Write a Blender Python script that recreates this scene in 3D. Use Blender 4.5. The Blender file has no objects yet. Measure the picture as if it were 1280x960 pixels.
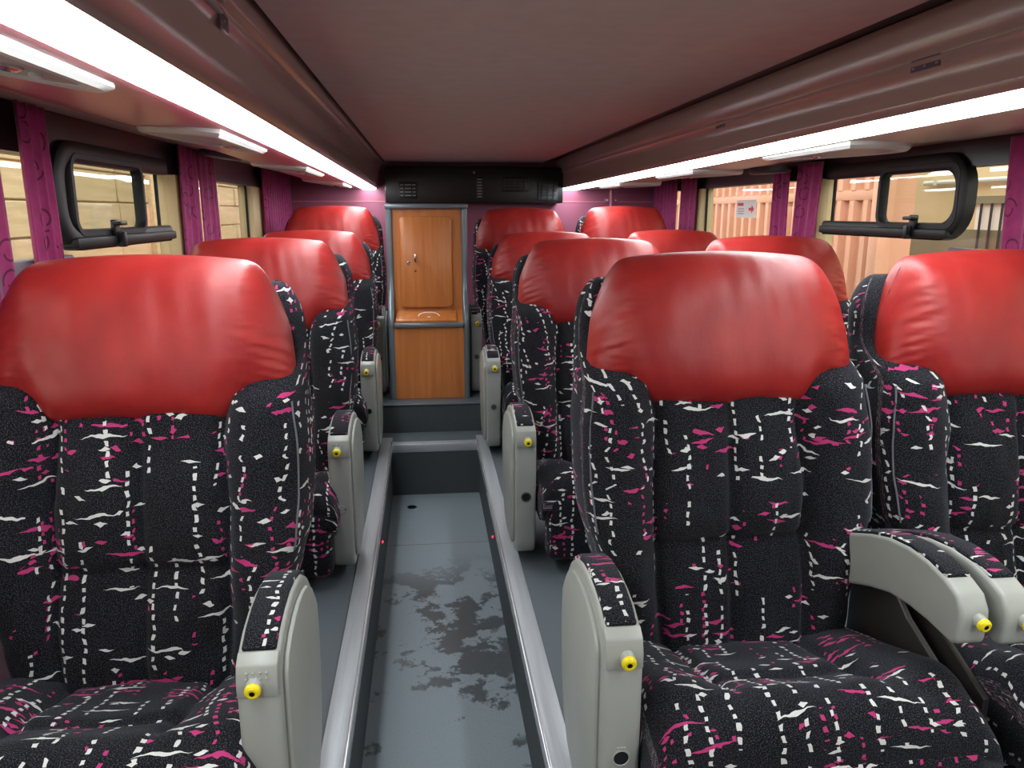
import bpy, bmesh, math, random
from mathutils import Vector, Matrix, noise as mnoise
random.seed(7)
PI = math.pi
SC = bpy.context.scene
COL = SC.collection

# ------------------------------------------------------------------ camera
cd = bpy.data.cameras.new('camera')
cam = bpy.data.objects.new('camera', cd)
COL.objects.link(cam)
cd.sensor_width = 36.0
cd.lens = 27.0
cd.clip_start = 0.02
VPX, VPY, FPX = 532.0, 265.0, 960.0
_a, _b = (VPX - 640) / FPX, (480 - VPY) / FPX
_Y = Vector((_a, _b, 1)).normalized()
_Z = Vector((0, 1, -_b)).normalized()
_X = _Z.cross(_Y)
if _X.x < 0:
    _X = -_X
_right = Vector((_X[0], _Y[0], _Z[0]))
_up = Vector((_X[1], _Y[1], _Z[1]))
_fwd = Vector((_X[2], _Y[2], _Z[2]))
_m = Matrix((_right, _up, -_fwd)).transposed().to_4x4()
_m.translation = Vector((0, 0, 1.12))
cam.matrix_world = _m
SC.camera = cam

# ------------------------------------------------------------------ light and exposure
STRIP_LEFT, STRIP_RIGHT = 21.0, 17.0
world = bpy.data.worlds.new('world')
SC.world = world
world.use_nodes = True
world.node_tree.nodes['Background'].inputs[0].default_value = (1.0, 0.97, 0.92, 1)
world.node_tree.nodes['Background'].inputs[1].default_value = 3.7
SC.view_settings.view_transform = 'Standard'
SC.view_settings.look = 'None'
SC.view_settings.gamma = 1.0
SC.view_settings.use_curve_mapping = False
SC.view_settings.exposure = 0.0


# ------------------------------------------------------------------ node helper
def srgb(r, g, b):
    def f(c):
        c /= 255.0
        return c / 12.92 if c <= 0.04045 else ((c + 0.055) / 1.055) ** 2.4
    return (f(r), f(g), f(b), 1.0)


class NT:
    def __init__(self, name):
        self.mat = bpy.data.materials.new(name)
        self.mat.use_nodes = True
        self.t = self.mat.node_tree
        self.t.nodes.clear()
        self.out = self.t.nodes.new('ShaderNodeOutputMaterial')

    def node(self, kind, **props):
        n = self.t.nodes.new('ShaderNode' + kind)
        for k, v in props.items():
            setattr(n, k, v)
        return n

    def put(self, sock, v):
        if v is None:
            return
        if hasattr(v, 'is_output'):
            self.t.links.new(v, sock)
        else:
            sock.default_value = v

    def m(self, op, a, b=None, c=None):
        n = self.node('Math', operation=op)
        for i, v in enumerate((a, b, c)):
            self.put(n.inputs[i], v)
        return n.outputs[0]

    def vm(self, op, a, b=None):
        n = self.node('VectorMath', operation=op)
        self.put(n.inputs[0], a)
        self.put(n.inputs[1], b)
        return n.outputs[0]

    def xyz(self, v):
        n = self.node('SeparateXYZ')
        self.put(n.inputs[0], v)
        return n.outputs[0], n.outputs[1], n.outputs[2]

    def comb(self, x, y, z=0.0):
        n = self.node('CombineXYZ')
        self.put(n.inputs[0], x); self.put(n.inputs[1], y); self.put(n.inputs[2], z)
        return n.outputs[0]

    def noise(self, vec, scale, detail=2.0, rough=0.5, dim='3D'):
        n = self.node('TexNoise', noise_dimensions=dim)
        self.put(n.inputs['Vector'], vec)
        n.inputs['Scale'].default_value = scale
        n.inputs['Detail'].default_value = detail
        n.inputs['Roughness'].default_value = rough
        return n.outputs[0]

    def white(self, vec):
        n = self.node('TexWhiteNoise', noise_dimensions='2D')
        self.put(n.inputs['Vector'], vec)
        return n.outputs[0], n.outputs[1]

    def voro(self, vec):
        n = self.node('TexVoronoi', voronoi_dimensions='2D', feature='F1')
        self.put(n.inputs['Vector'], vec)
        n.inputs['Scale'].default_value = 1.0
        return n.outputs['Position'], n.outputs['Color'], n.outputs['Distance']

    def ramp(self, v, lo, hi):
        n = self.node('MapRange')
        n.clamp = True
        self.put(n.inputs[0], v)
        n.inputs[1].default_value = lo
        n.inputs[2].default_value = hi
        return n.outputs[0]

    def mix(self, f, a, b):
        n = self.node('MixRGB')
        self.put(n.inputs[0], f); self.put(n.inputs[1], a); self.put(n.inputs[2], b)
        return n.outputs[0]

    def obj_co(self):
        return self.node('TexCoord').outputs['Object']

    def bump(self, h, strength=0.3, dist=0.002):
        n = self.node('Bump')
        n.inputs['Strength'].default_value = strength
        n.inputs['Distance'].default_value = dist
        self.put(n.inputs['Height'], h)
        return n.outputs[0]

    def bsdf(self, color, rough=0.5, metal=0.0, normal=None, spec=0.5, sheen=0.0, coat=0.0, emit=None, estr=0.0, sheen_tint=None):
        n = self.node('BsdfPrincipled')
        self.put(n.inputs['Base Color'], color)
        self.put(n.inputs['Roughness'], rough)
        self.put(n.inputs['Metallic'], metal)
        n.inputs['Specular IOR Level'].default_value = spec
        if normal is not None:
            self.put(n.inputs['Normal'], normal)
        if sheen:
            n.inputs['Sheen Weight'].default_value = sheen
            n.inputs['Sheen Roughness'].default_value = 0.45
            if sheen_tint:
                n.inputs['Sheen Tint'].default_value = sheen_tint
        if coat:
            n.inputs['Coat Weight'].default_value = coat
            n.inputs['Coat Roughness'].default_value = 0.15
        if emit:
            n.inputs['Emission Color'].default_value = emit
            n.inputs['Emission Strength'].default_value = estr
        self.t.links.new(n.outputs[0], self.out.inputs[0])
        return self.mat


def plain(name, col, rough=0.5, metal=0.0, var=0.08, scale=25.0, bump=0.0, bscale=200.0, **kw):
    t = NT(name)
    co = t.obj_co()
    c = col
    if var:
        dark = tuple(x * (1 - var) for x in col[:3]) + (1,)
        lite = tuple(min(1, x * (1 + var)) for x in col[:3]) + (1,)
        c = t.mix(t.noise(co, scale, 3.0), dark, lite)
    nrm = t.bump(t.noise(co, bscale, 2.0), bump) if bump else None
    return t.bsdf(c, rough, metal, nrm, **kw)


def fabric_material():
    t = NT('seat_fabric')
    uv = t.node('UVMap').outputs[0]
    rnd = t.node('ObjectInfo').outputs['Random']
    off = t.comb(t.m('MULTIPLY', rnd, 7.3), t.m('MULTIPLY', rnd, 13.7))
    p = t.vm('ADD', uv, off)
    wob = t.node('TexNoise', noise_dimensions='2D')
    t.put(wob.inputs['Vector'], p)
    wob.inputs['Scale'].default_value = 28.0
    wob.inputs['Detail'].default_value = 2.0
    w = t.vm('MULTIPLY', t.vm('SUBTRACT', wob.outputs[1], (0.5, 0.5, 0.5)), (0.016, 0.016, 0))
    p2 = t.vm('ADD', p, w)
    u, v, _ = t.xyz(p2)

    def streaks(cw, ch, ox, oy, lmin, lvar, thick, gate):
        s = t.comb(t.m('ADD', t.m('DIVIDE', u, cw), ox), t.m('ADD', t.m('DIVIDE', v, ch), oy))
        pos, colr, _d = t.voro(s)
        d = t.vm('SUBTRACT', s, pos)
        dx, dy, _z = t.xyz(d)
        dx = t.m('MULTIPLY', dx, cw)
        dy = t.m('MULTIPLY', dy, ch)
        r1, r2, r3 = t.xyz(colr)
        dy = t.m('ADD', dy, t.m('MULTIPLY', dx, t.m('MULTIPLY', t.m('SUBTRACT', r1, 0.5), 0.45)))
        L = t.m('ADD', t.m('MULTIPLY', r2, lvar), lmin)
        q = t.m('DIVIDE', dx, L)
        th = t.m('MULTIPLY', t.m('SUBTRACT', 1.0, t.m('ABSOLUTE', q)), thick)
        mk = t.m('LESS_THAN', t.m('ABSOLUTE', dy), th)
        return t.m('MULTIPLY', mk, t.m('GREATER_THAN', r3, gate))

    def dots(cx, cy, ox, wd, ht, gate, seg):
        uu = t.m('ADD', t.m('DIVIDE', u, cx), ox)
        col = t.m('FLOOR', uu)
        fx = t.m('SUBTRACT', t.m('SUBTRACT', uu, col), 0.5)
        rr, rc = t.white(t.comb(col, 3.3))
        r1, r2, r3 = t.xyz(rc)
        fx = t.m('ADD', fx, t.m('MULTIPLY', t.m('SUBTRACT', r1, 0.5), 0.55))
        mx = t.m('LESS_THAN', t.m('ABSOLUTE', fx), wd / cx / 2)
        vv = t.m('ADD', t.m('DIVIDE', v, cy), t.m('MULTIPLY', r2, 5.0))
        fy = t.m('FRACT', vv)
        my = t.m('LESS_THAN', fy, ht / cy)
        g, _c = t.white(t.comb(col, t.m('FLOOR', t.m('ADD', t.m('DIVIDE', v, seg), t.m('MULTIPLY', r3, 3.0)))))
        # single dots drop out here and there
        g2, _c2 = t.white(t.comb(t.m('ADD', col, 0.5), t.m('FLOOR', vv)))
        return t.m('MULTIPLY', t.m('MULTIPLY', mx, my),
                   t.m('MULTIPLY', t.m('GREATER_THAN', g, gate), t.m('GREATER_THAN', g2, 0.15)))

    clus = t.node('TexNoise', noise_dimensions='2D')
    t.put(clus.inputs['Vector'], p)
    clus.inputs['Scale'].default_value = 7.5
    clus.inputs['Detail'].default_value = 1.0
    pinkzone = t.m('GREATER_THAN', clus.outputs[0], 0.525)
    white = t.m('MAXIMUM', streaks(0.125, 0.070, 0.0, 0.0, 0.016, 0.032, 0.0036, 0.42),
                t.m('MAXIMUM', dots(0.043, 0.0195, 0.0, 0.0064, 0.0103, 0.50, 0.13),
                    streaks(0.062, 0.052, 31.2, 9.1, 0.007, 0.009, 0.0045, 0.62)))
    pink = t.m('MULTIPLY', pinkzone,
               t.m('MAXIMUM', streaks(0.095, 0.036, 13.7, 5.1, 0.016, 0.034, 0.0044, 0.45),
                   t.m('MAXIMUM', dots(0.030, 0.0185, 0.37, 0.0062, 0.0078, 0.55, 0.06),
                       streaks(0.05, 0.036, 3.3, 17.7, 0.008, 0.009, 0.0052, 0.6))))
    spk = t.noise(p, 520.0, 1.0, 0.5, '2D')
    fuzz = t.m('MULTIPLY', t.ramp(spk, 0.56, 0.74), 0.42)
    worn = t.noise(p, 9.0, 3.0, 0.55, '2D')
    base = t.mix(worn, srgb(8, 8, 11), srgb(19, 19, 24))
    c = t.mix(fuzz, base, srgb(118, 118, 130))
    c = t.mix(pink, c, srgb(176, 56, 112))
    c = t.mix(white, c, srgb(206, 206, 204))
    nrm = t.bump(t.noise(p, 700.0, 1.0, 0.5, '2D'), 0.5, 0.0015)
    return t.bsdf(c, 0.9, 0.0, nrm, spec=0.12, sheen=0.10, sheen_tint=(0.8, 0.85, 1, 1))


def leather_material():
    t = NT('red_leather')
    co = t.obj_co()
    c = t.mix(t.ramp(t.noise(co, 6.0, 4.0, 0.6), 0.3, 0.75), srgb(138, 28, 28), srgb(172, 46, 41))
    fine = t.noise(co, 420.0, 2.0)
    st = t.node('Mapping')
    t.put(st.inputs[0], co)
    st.inputs['Scale'].default_value = (14, 14, 5)
    soft = t.noise(st.outputs[0], 1.0, 3.0, 0.55)
    h = t.m('ADD', t.m('MULTIPLY', fine, 0.10), t.m('MULTIPLY', soft, 0.9))
    return t.bsdf(c, t.ramp(t.noise(co, 20.0, 3.0), -1.1, 2.6), 0.0, t.bump(h, 0.35, 0.006), spec=0.42)


def curtain_material():
    t = NT('curtain_velvet')
    uv = t.node('UVMap').outputs[0]
    rnd = t.node('ObjectInfo').outputs['Random']
    p = t.vm('ADD', uv, t.comb(t.m('MULTIPLY', rnd, 5.1), t.m('MULTIPLY', rnd, 3.7)))
    s = t.vm('MULTIPLY', p, (12.0, 12.0, 0))
    pos, colr, dist = t.voro(s)
    d = t.vm('SUBTRACT', s, pos)
    dx, dy, _z = t.xyz(d)
    r1, r2, r3 = t.xyz(colr)
    ang = t.m('ADD', t.m('ARCTAN2', dy, dx), t.m('MULTIPLY', r1, 6.28))
    spiral = t.m('ADD', t.m('MULTIPLY', t.m('FRACT', t.m('DIVIDE', ang, 6.2832)), 0.16), 0.20)
    ring = t.m('LESS_THAN', t.m('ABSOLUTE', t.m('SUBTRACT', dist, spiral)), 0.032)
    ring = t.m('MULTIPLY', ring, t.m('GREATER_THAN', r2, 0.35))
    c0 = t.mix(t.noise(p, 30.0, 3.0, 0.5, '2D'), srgb(124, 30, 80), srgb(162, 52, 108))
    c = t.mix(t.m('MULTIPLY', ring, 0.85), c0, srgb(70, 10, 46))
    return t.bsdf(c, 0.75, 0, t.bump(t.noise(p, 500.0, 1.0, 0.5, '2D'), 0.3, 0.001), spec=0.25, sheen=0.25)


def wood_material(name, a, b, axis=(26, 26, 1.6), rough=0.32):
    t = NT(name)
    mp = t.node('Mapping')
    t.put(mp.inputs[0], t.obj_co())
    mp.inputs['Scale'].default_value = axis
    n = t.noise(mp.outputs[0], 1.6, 5.0, 0.65)
    n2 = t.noise(mp.outputs[0], 9.0, 3.0, 0.6)
    f = t.m('ADD', t.m('MULTIPLY', t.ramp(n, 0.3, 0.7), 0.75), t.m('MULTIPLY', n2, 0.25))
    return t.bsdf(t.mix(f, a, b), rough, 0, t.bump(n2, 0.08, 0.001))


def wet_floor_material():
    t = NT('wet_vinyl')
    co = t.obj_co()
    base = t.mix(t.noise(co, 260.0, 2.0), srgb(98, 110, 117), srgb(138, 150, 157))
    big = t.noise(co, 3.0, 6.0, 0.62)
    mid = t.noise(co, 9.0, 6.0, 0.66)
    f = t.m('ADD', t.m('MULTIPLY', big, 0.58), t.m('MULTIPLY', mid, 0.42))
    wet = t.ramp(f, 0.503, 0.522)
    pos = t.xyz(co)
    # the puddles lie in the nearer half of the aisle, a few specks beyond
    near = t.ramp(pos[1], 2.95, 2.6)
    wet = t.m('MULTIPLY', wet, near)
    # fine dirt
    dirt = t.ramp(t.noise(co, 40.0, 4.0, 0.7), 0.62, 0.72)
    c = t.mix(wet, base, srgb(71, 78, 82))
    c = t.mix(t.m('MULTIPLY', dirt, 0.25), c, srgb(70, 74, 76))
    r = t.m('ADD', t.m('MULTIPLY', wet, -0.24), 0.56)
    return t.bsdf(c, r, 0, t.bump(t.noise(co, 300.0, 2.0), 0.12, 0.001), spec=0.4)


def metal_rail_material():
    t = NT('brushed_aluminium')
    mp = t.node('Mapping')
    t.put(mp.inputs[0], t.obj_co())
    mp.inputs['Scale'].default_value = (200, 3, 200)
    n = t.noise(mp.outputs[0], 1.0, 4.0, 0.6)
    c = t.mix(n, srgb(165, 171, 177), srgb(205, 210, 215))
    return t.bsdf(c, t.ramp(n, -0.6, 1.9), 0.45, t.bump(n, 0.1, 0.001))


def glass_material():
    t = NT('window_glass')
    tr = t.node('BsdfTransparent')
    tr.inputs[0].default_value = (0.93, 0.95, 0.93, 1)
    gl = t.node('BsdfGlossy')
    gl.inputs['Roughness'].default_value = 0.02
    fr = t.node('LayerWeight')
    fr.inputs[0].default_value = 0.5
    fz = t.m('ADD', t.m('MULTIPLY', t.m('POWER', fr.outputs['Facing'], 5.0), 0.8), 0.035)
    mx = t.node('MixShader')
    t.t.links.new(fz, mx.inputs[0])
    t.t.links.new(tr.outputs[0], mx.inputs[1])
    t.t.links.new(gl.outputs[0], mx.inputs[2])
    t.t.links.new(mx.outputs[0], t.out.inputs[0])
    return t.mat


def emitter(name, col, strength):
    t = NT(name)
    e = t.node('Emission')
    e.inputs[0].default_value = col
    e.inputs[1].default_value = strength
    t.t.links.new(e.outputs[0], t.out.inputs[0])
    return t.mat


M = {}
M['fabric'] = fabric_material()
M['leather'] = leather_material()
M['curtain'] = curtain_material()
M['plastic'] = plain('grey_armrest_plastic', srgb(158, 161, 155), 0.36, var=0.05, scale=14, bump=0.05, bscale=350)
M['yellow'] = plain('yellow_button', srgb(236, 216, 20), 0.35, var=0.04)
M['black'] = plain('black_plastic', srgb(9, 9, 11), 0.4, var=0.1)
M['rubber'] = plain('black_rubber', srgb(14, 15, 18), 0.5, var=0.1, spec=0.35)
M['darkgrey'] = plain('dark_grey_plastic', srgb(60, 62, 66), 0.45, var=0.1)
M['midgrey'] = plain('mid_grey_plastic', srgb(128, 130, 130), 0.45, var=0.06)
M['white'] = plain('white_unit_plastic', srgb(205, 208, 206), 0.35, var=0.04)
M['unitgrey'] = plain('pale_grey_plastic', srgb(168, 166, 166), 0.4, var=0.05)
M['metaldark'] = plain('dark_steel', srgb(40, 41, 44), 0.5, 0.4, var=0.1)
M['chrome'] = plain('chrome', srgb(215, 215, 215), 0.15, 1.0, var=0.02)
M['vinyl'] = plain('platform_vinyl', srgb(88, 97, 103), 0.5, var=0.22, scale=300, bump=0.1, bscale=300)
M['riser'] = plain('riser_carpet', srgb(64, 71, 75), 0.7, var=0.25, scale=120, bump=0.3, bscale=300)
M['wet'] = wet_floor_material()
M['rail'] = metal_rail_material()
M['lip'] = plain('highlight_lip', srgb(214, 218, 222), 0.25, 0.6, var=0.04)  # lighter metal tone paints a highlight along the rail edge
M['ceiling'] = plain('ceiling_fabric', srgb(200, 180, 173), 0.85, var=0.12, scale=18, bump=0.25, bscale=600, spec=0.15)
M['bin'] = plain('bin_laminate', srgb(160, 132, 126), 0.17, var=0.1, scale=3, bump=0.04, bscale=9, spec=0.7)
M['binmauve'] = plain('mauve_panel', srgb(196, 116, 126), 0.32, var=0.06, scale=4, spec=0.4)
M['binbeige'] = plain('beige_panel', srgb(190, 172, 158), 0.35, var=0.05, scale=4)
M['backwall'] = plain('plum_wall_vinyl', srgb(140, 74, 98), 0.42, var=0.1, scale=8, bump=0.08, bscale=500)
M['lower'] = plain('lower_wall_carpet', srgb(92, 64, 74), 0.8, var=0.15, scale=120)
M['beige'] = plain('beige_pillar', srgb(186, 164, 124), 0.5, var=0.05)
M['frit'] = plain('dark_header', srgb(26, 22, 28), 0.3, var=0.1)
M['purplegrey'] = plain('purple_grey_sill', srgb(92, 80, 92), 0.5, var=0.1)
M['wood'] = wood_material('cherry_laminate', srgb(172, 98, 46), srgb(204, 128, 68))
M['extrusion'] = plain('grey_edge_extrusion', srgb(112, 122, 128), 0.3, 0.35, var=0.06)
M['glass'] = glass_material()
M['stripL'] = emitter('strip_light_left', (0.93, 0.98, 1.0, 1), STRIP_LEFT)
M['stripR'] = emitter('strip_light_right', (0.93, 0.98, 1.0, 1), STRIP_RIGHT)
M['led'] = emitter('red_led', (1.0, 0.02, 0.04, 1), 6.0)
M['plank'] = wood_material('weathered_plank', srgb(180, 156, 116), srgb(216, 194, 152), (14, 1.2, 14), 0.8)
M['container'] = plain('peach_container_paint', srgb(212, 158, 130), 0.5, var=0.05, scale=3)
M['stucco'] = plain('cream_render', srgb(206, 190, 150), 0.85, var=0.1, scale=3)
M['stuccodark'] = plain('grey_green_render', srgb(124, 120, 98), 0.85, var=0.2, scale=5)
M['concrete'] = plain('concrete', srgb(140, 136, 128), 0.85, var=0.15, scale=3)
M['paper'] = plain('white_sticker', srgb(236, 234, 230), 0.5, var=0.02)
M['redprint'] = plain('red_print', srgb(214, 60, 70), 0.5, var=0.02)
M['greyprint'] = plain('grey_print', srgb(150, 140, 145), 0.5, var=0.02)
M['purplelabel'] = plain('purple_label', srgb(84, 66, 84), 0.4, var=0.4, scale=150)
M['bracket'] = plain('dark_brown_bracket', srgb(46, 42, 40), 0.5, var=0.1)
M['piping'] = plain('grey_piping', srgb(92, 92, 100), 0.8, var=0.1)


# ------------------------------------------------------------------ mesh helpers
class MB:
    """collects geometry for ONE mesh"""
    def __init__(self):
        self.v, self.f, self.mi, self.uv = [], [], [], {}

    def add(self, verts, faces, mi=0, uvs=None):
        o = len(self.v)
        self.v += [tuple(p) for p in verts]
        for i, fc in enumerate(faces):
            self.f.append(tuple(o + k for k in fc))
            self.mi.append(mi)
        if uvs is not None:
            for i, c in enumerate(uvs):
                self.uv[o + i] = c

    def mesh(self, name, mats, smooth=True, angle=40, box_uv=False, recalc=True):
        me = bpy.data.meshes.new(name)
        me.from_pydata(self.v, [], self.f)
        if not isinstance(mats, (list, tuple)):
            mats = [mats]
        for mm in mats:
            me.materials.append(mm)
        me.polygons.foreach_set('material_index', self.mi)
        if recalc:
            bm = bmesh.new()
            bm.from_mesh(me)
            bmesh.ops.recalc_face_normals(bm, faces=bm.faces)
            bm.to_mesh(me)
            bm.free()
        if self.uv:
            ul = me.uv_layers.new(name='UVMap')
            for lp in me.loops:
                ul.data[lp.index].uv = self.uv.get(lp.vertex_index, (0, 0))
        elif box_uv:
            ul = me.uv_layers.new(name='UVMap')
            for poly in me.polygons:
                n = poly.normal
                ax = max(range(3), key=lambda k: abs(n[k]))
                for li in poly.loop_indices:
                    c = me.vertices[me.loops[li].vertex_index].co
                    ul.data[li].uv = ((c.y, c.z), (c.x, c.z), (c.x, c.y))[ax]
        if smooth:
            me.polygons.foreach_set('use_smooth', [True] * len(me.polygons))
            if angle < 180:
                me.set_sharp_from_angle(angle=math.radians(angle))
        me.update()
        return me

    # --- shapes
    def from_bm(self, bm, mi=0):
        bm.verts.index_update()
        self.add([v.co[:] for v in bm.verts], [[v.index for v in f.verts] for f in bm.faces], mi)
        bm.free()

    def box(self, x0, x1, y0, y1, z0, z1, bevel=0.0, seg=2, mi=0):
        bm = bmesh.new()
        bmesh.ops.create_cube(bm, size=1.0)
        for v in bm.verts:
            v.co = Vector((x0 + (v.co.x + .5) * (x1 - x0), y0 + (v.co.y + .5) * (y1 - y0), z0 + (v.co.z + .5) * (z1 - z0)))
        if bevel:
            bmesh.ops.bevel(bm, geom=list(bm.edges), offset=bevel, segments=seg, affect='EDGES', profile=0.5)
        self.from_bm(bm, mi)
        return self

    def prism(self, poly, axis, a0, a1, bevel=0.0, seg=2, mi=0, cap_only=True):
        """poly: 2D points; axis 'x': (y,z), 'y': (x,z), 'z': (x,y)"""
        def P(p, a):
            return {'x': (a, p[0], p[1]), 'y': (p[0], a, p[1]), 'z': (p[0], p[1], a)}[axis]
        bm = bmesh.new()
        A = [bm.verts.new(P(p, a0)) for p in poly]
        B = [bm.verts.new(P(p, a1)) for p in poly]
        n = len(poly)
        bm.faces.new(A)
        bm.faces.new(list(reversed(B)))
        for i in range(n):
            bm.faces.new((A[i], B[i], B[(i + 1) % n], A[(i + 1) % n]))
        bmesh.ops.recalc_face_normals(bm, faces=bm.faces)
        if bevel:
            es = []
            for e in bm.edges:
                if len(e.link_faces) == 2:
                    ang = e.calc_face_angle(0)
                    if ang > 0.6:
                        es.append(e)
            bmesh.ops.bevel(bm, geom=es, offset=bevel, segments=seg, affect='EDGES', profile=0.5, clamp_overlap=True)
        self.from_bm(bm, mi)
        return self

    def loft(self, loops, closed=True, caps=True, mi=0, uvs=None):
        n = len(loops[0])
        vs, fs = [], []
        for lp in loops:
            vs += lp
        for j in range(len(loops) - 1):
            for i in range(n if closed else n - 1):
                k = (i + 1) % n
                fs.append((j * n + i, j * n + k, (j + 1) * n + k, (j + 1) * n + i))
        if caps and closed:
            fs.append(tuple(range(n)))
            fs.append(tuple((len(loops) - 1) * n + i for i in reversed(range(n))))
        self.add(vs, fs, mi, uvs)
        return self

    def tube(self, path, r, n=8, closed=False, mi=0):
        pts = [Vector(p) for p in path]
        loops = []
        up = Vector((0.13, 0.27, 1)).normalized()
        for i, p in enumerate(pts):
            if closed:
                d = pts[(i + 1) % len(pts)] - pts[i - 1]
            else:
                d = pts[min(i + 1, len(pts) - 1)] - pts[max(i - 1, 0)]
            d.normalize()
            a = d.cross(up)
            if a.length < 1e-3:
                a = d.cross(Vector((1, 0, 0)))
            a.normalize()
            b = d.cross(a).normalized()
            rr = r[i] if isinstance(r, (list, tuple)) else r
            loops.append([tuple(p + a * rr * math.cos(2 * PI * k / n) + b * rr * math.sin(2 * PI * k / n)) for k in range(n)])
        if closed:
            loops.append(loops[0])
        return self.loft(loops, True, not closed, mi)

    def lathe(self, prof, origin, direction, n=20, mi=0, mis=None):
        """prof: (r, h) along direction"""
        o = Vector(origin)
        d = Vector(direction).normalized()
        a = d.orthogonal().normalized()
        b = d.cross(a)
        base = len(self.v)
        vs = []
        for r, h in prof:
            for k in range(n):
                t = 2 * PI * k / n
                vs.append(tuple(o + d * h + a * r * math.cos(t) + b * r * math.sin(t)))
        self.add(vs, [], mi)
        for j in range(len(prof) - 1):
            for k in range(n):
                k2 = (k + 1) % n
                self.f.append((base + j * n + k, base + j * n + k2, base + (j + 1) * n + k2, base + (j + 1) * n + k))
                self.mi.append(mis[j] if mis else mi)
        self.f.append(tuple(base + k for k in reversed(range(n))))
        self.mi.append(mis[0] if mis else mi)
        self.f.append(tuple(base + (len(prof) - 1) * n + k for k in range(n)))
        self.mi.append(mis[-1] if mis else mi)
        return self


def link(name, me, parent=None, loc=None, rot=None):
    o = bpy.data.objects.new(name, me)
    COL.objects.link(o)
    if parent:
        o.parent = parent
    if loc:
        o.location = loc
    if rot:
        o.rotation_euler = rot
    return o


def tag(o, label=None, cat=None, group=None, kind=None):
    if label:
        o['label'] = label
    if cat:
        o['category'] = cat
    if group:
        o['group'] = group
    if kind:
        o['kind'] = kind
    return o


def empty(name, loc, label, cat, group=None):
    o = bpy.data.objects.new(name, None)
    o.empty_display_size = 0.05
    COL.objects.link(o)
    o.location = loc
    return tag(o, label, cat, group)


def struct(name, mb, mats, parent=None, label=None, **kw):
    o = link(name, mb.mesh(name, mats, **kw), parent)
    if not parent:
        o['kind'] = 'structure'
    if label:
        o['label'] = label
    return o


def rrect(a0, a1, b0, b1, r, n=6):
    pts = []
    for (ca, cb, st) in ((a1 - r, b1 - r, 0), (a0 + r, b1 - r, 1), (a0 + r, b0 + r, 2), (a1 - r, b0 + r, 3)):
        for k in range(n + 1):
            t = (st + k / n) * PI / 2
            pts.append((ca + r * math.cos(t), cb + r * math.sin(t)))
    return pts


def smooth(a, b, x):
    t = max(0.0, min(1.0, (x - a) / (b - a)))
    return t * t * (3 - 2 * t)


def gauss(x, w):
    return math.exp(-(x / w) ** 2)


# ------------------------------------------------------------------ setting: floor, aisle, walls
XL, XR, YB, YF = -0.93, 1.64, 5.50, -1.1
fm = MB()
fm.box(XL, -0.2, YF, 3.89, -0.32, 0.0)
fm.box(0.24, XR, YF, 3.89, -0.32, 0.0)
fm.box(-0.2, 0.24, 3.64, 3.89, -0.32, 0.0)
struct('floor', fm, M['vinyl'], label='grey speckled vinyl floor carrying the seats either side of the sunken aisle', smooth=False)
am = MB()
am.box(-0.2, 0.24, YF, 3.64, -0.32, -0.25)
fa = struct('floor_aisle', am, M['wet'], label='sunken grey aisle floor with wet dark patches', smooth=False)
sm_ = MB().box(-0.196, 0.236, 3.04, 3.046, -0.2505, -0.2488)
struct('seam', sm_, M['midgrey'], fa)
dm = MB().lathe([(0.022, 0), (0.022, 0.002), (0.016, 0.0025), (0.015, 0.0)], (-0.098, 3.468, -0.25), (0, 0, 1), 18)
struct('drain', dm, M['black'], fa, label='small dark round drain')
# liners of the sunken aisle
lm = MB()
lm.box(-0.2, -0.194, YF, 3.64, -0.25, -0.003)
lm.box(0.234, 0.24, YF, 3.64, -0.25, -0.003)
lm.box(-0.194, 0.234, 3.634, 3.64, -0.25, -0.003)
struct('baseboard_aisle', lm, M['riser'], label='dark grey vinyl sides of the sunken aisle', smooth=False)
# aluminium edge profiles
def edge_profile(name, x0, x1, lip):
    mb = MB()
    mb.box(x0, x1, YF, 3.78, 0.0, 0.006, 0.002)
    lx = x1 if lip > 0 else x0
    mb.box(lx - 0.004, lx + 0.004, YF, 3.70, -0.03, 0.010, 0.002, mi=1)
    return struct(name, mb, [M['rail'], M['lip']])
edge_profile('trim_1', -0.248, -0.193, 1)['label'] = 'aluminium floor edge on the left of the aisle'
edge_profile('trim_2', 0.228, 0.282, -1)['label'] = 'aluminium floor edge on the right of the aisle'
mb = MB().box(-0.193, 0.232, 3.636, 3.70, 0.0, 0.006, 0.002)
mb.box(-0.193, 0.232, 3.632, 3.640, -0.03, 0.010, 0.002)
struct('trim_3', mb, M['rail'], label='aluminium edge across the end of the sunken aisle')
# raised rear platform with its step
mb = MB().box(XL, XR, 3.89, YB, -0.1, 0.145)
struct('floor_rear', mb, M['vinyl'], label='raised floor under the last row', smooth=False)
mb = MB().box(-0.30, 0.33, 3.880, 3.8905, 0.0, 0.14)
struct('baseboard_step', mb, M['riser'], label='dark carpeted riser of the step', smooth=False)
mb = MB().box(-0.30, 0.33, 3.876, 3.94, 0.143, 0.152, 0.003)
struct('trim_4', mb, M['vinyl'], label='grey nosing of the step before the cupboard')
# back and front walls
mb = MB().box(XL - 0.1, XR + 0.1, YB, YB + 0.06, -0.1, 1.52)
wb = struct('wall_back', mb, M['backwall'], label='plum purple rear bulkhead behind the last row', smooth=False)
mb = MB().box(XL, XR, YB - 0.004, YB, 1.188, 1.194)
struct('seam', mb, M['binmauve'], wb)
mb = MB().box(XL, XR, YB - 0.035, YB, 0.42, 0.455, 0.008)
struct('ledge', mb, M['black'], wb, label='dark ledge low on the rear bulkhead')
mb = MB().box(XL - 0.1, XR + 0.1, YF - 0.06, YF, -0.32, 1.52)
struct('wall_front', mb, M['backwall'], smooth=False)

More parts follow.
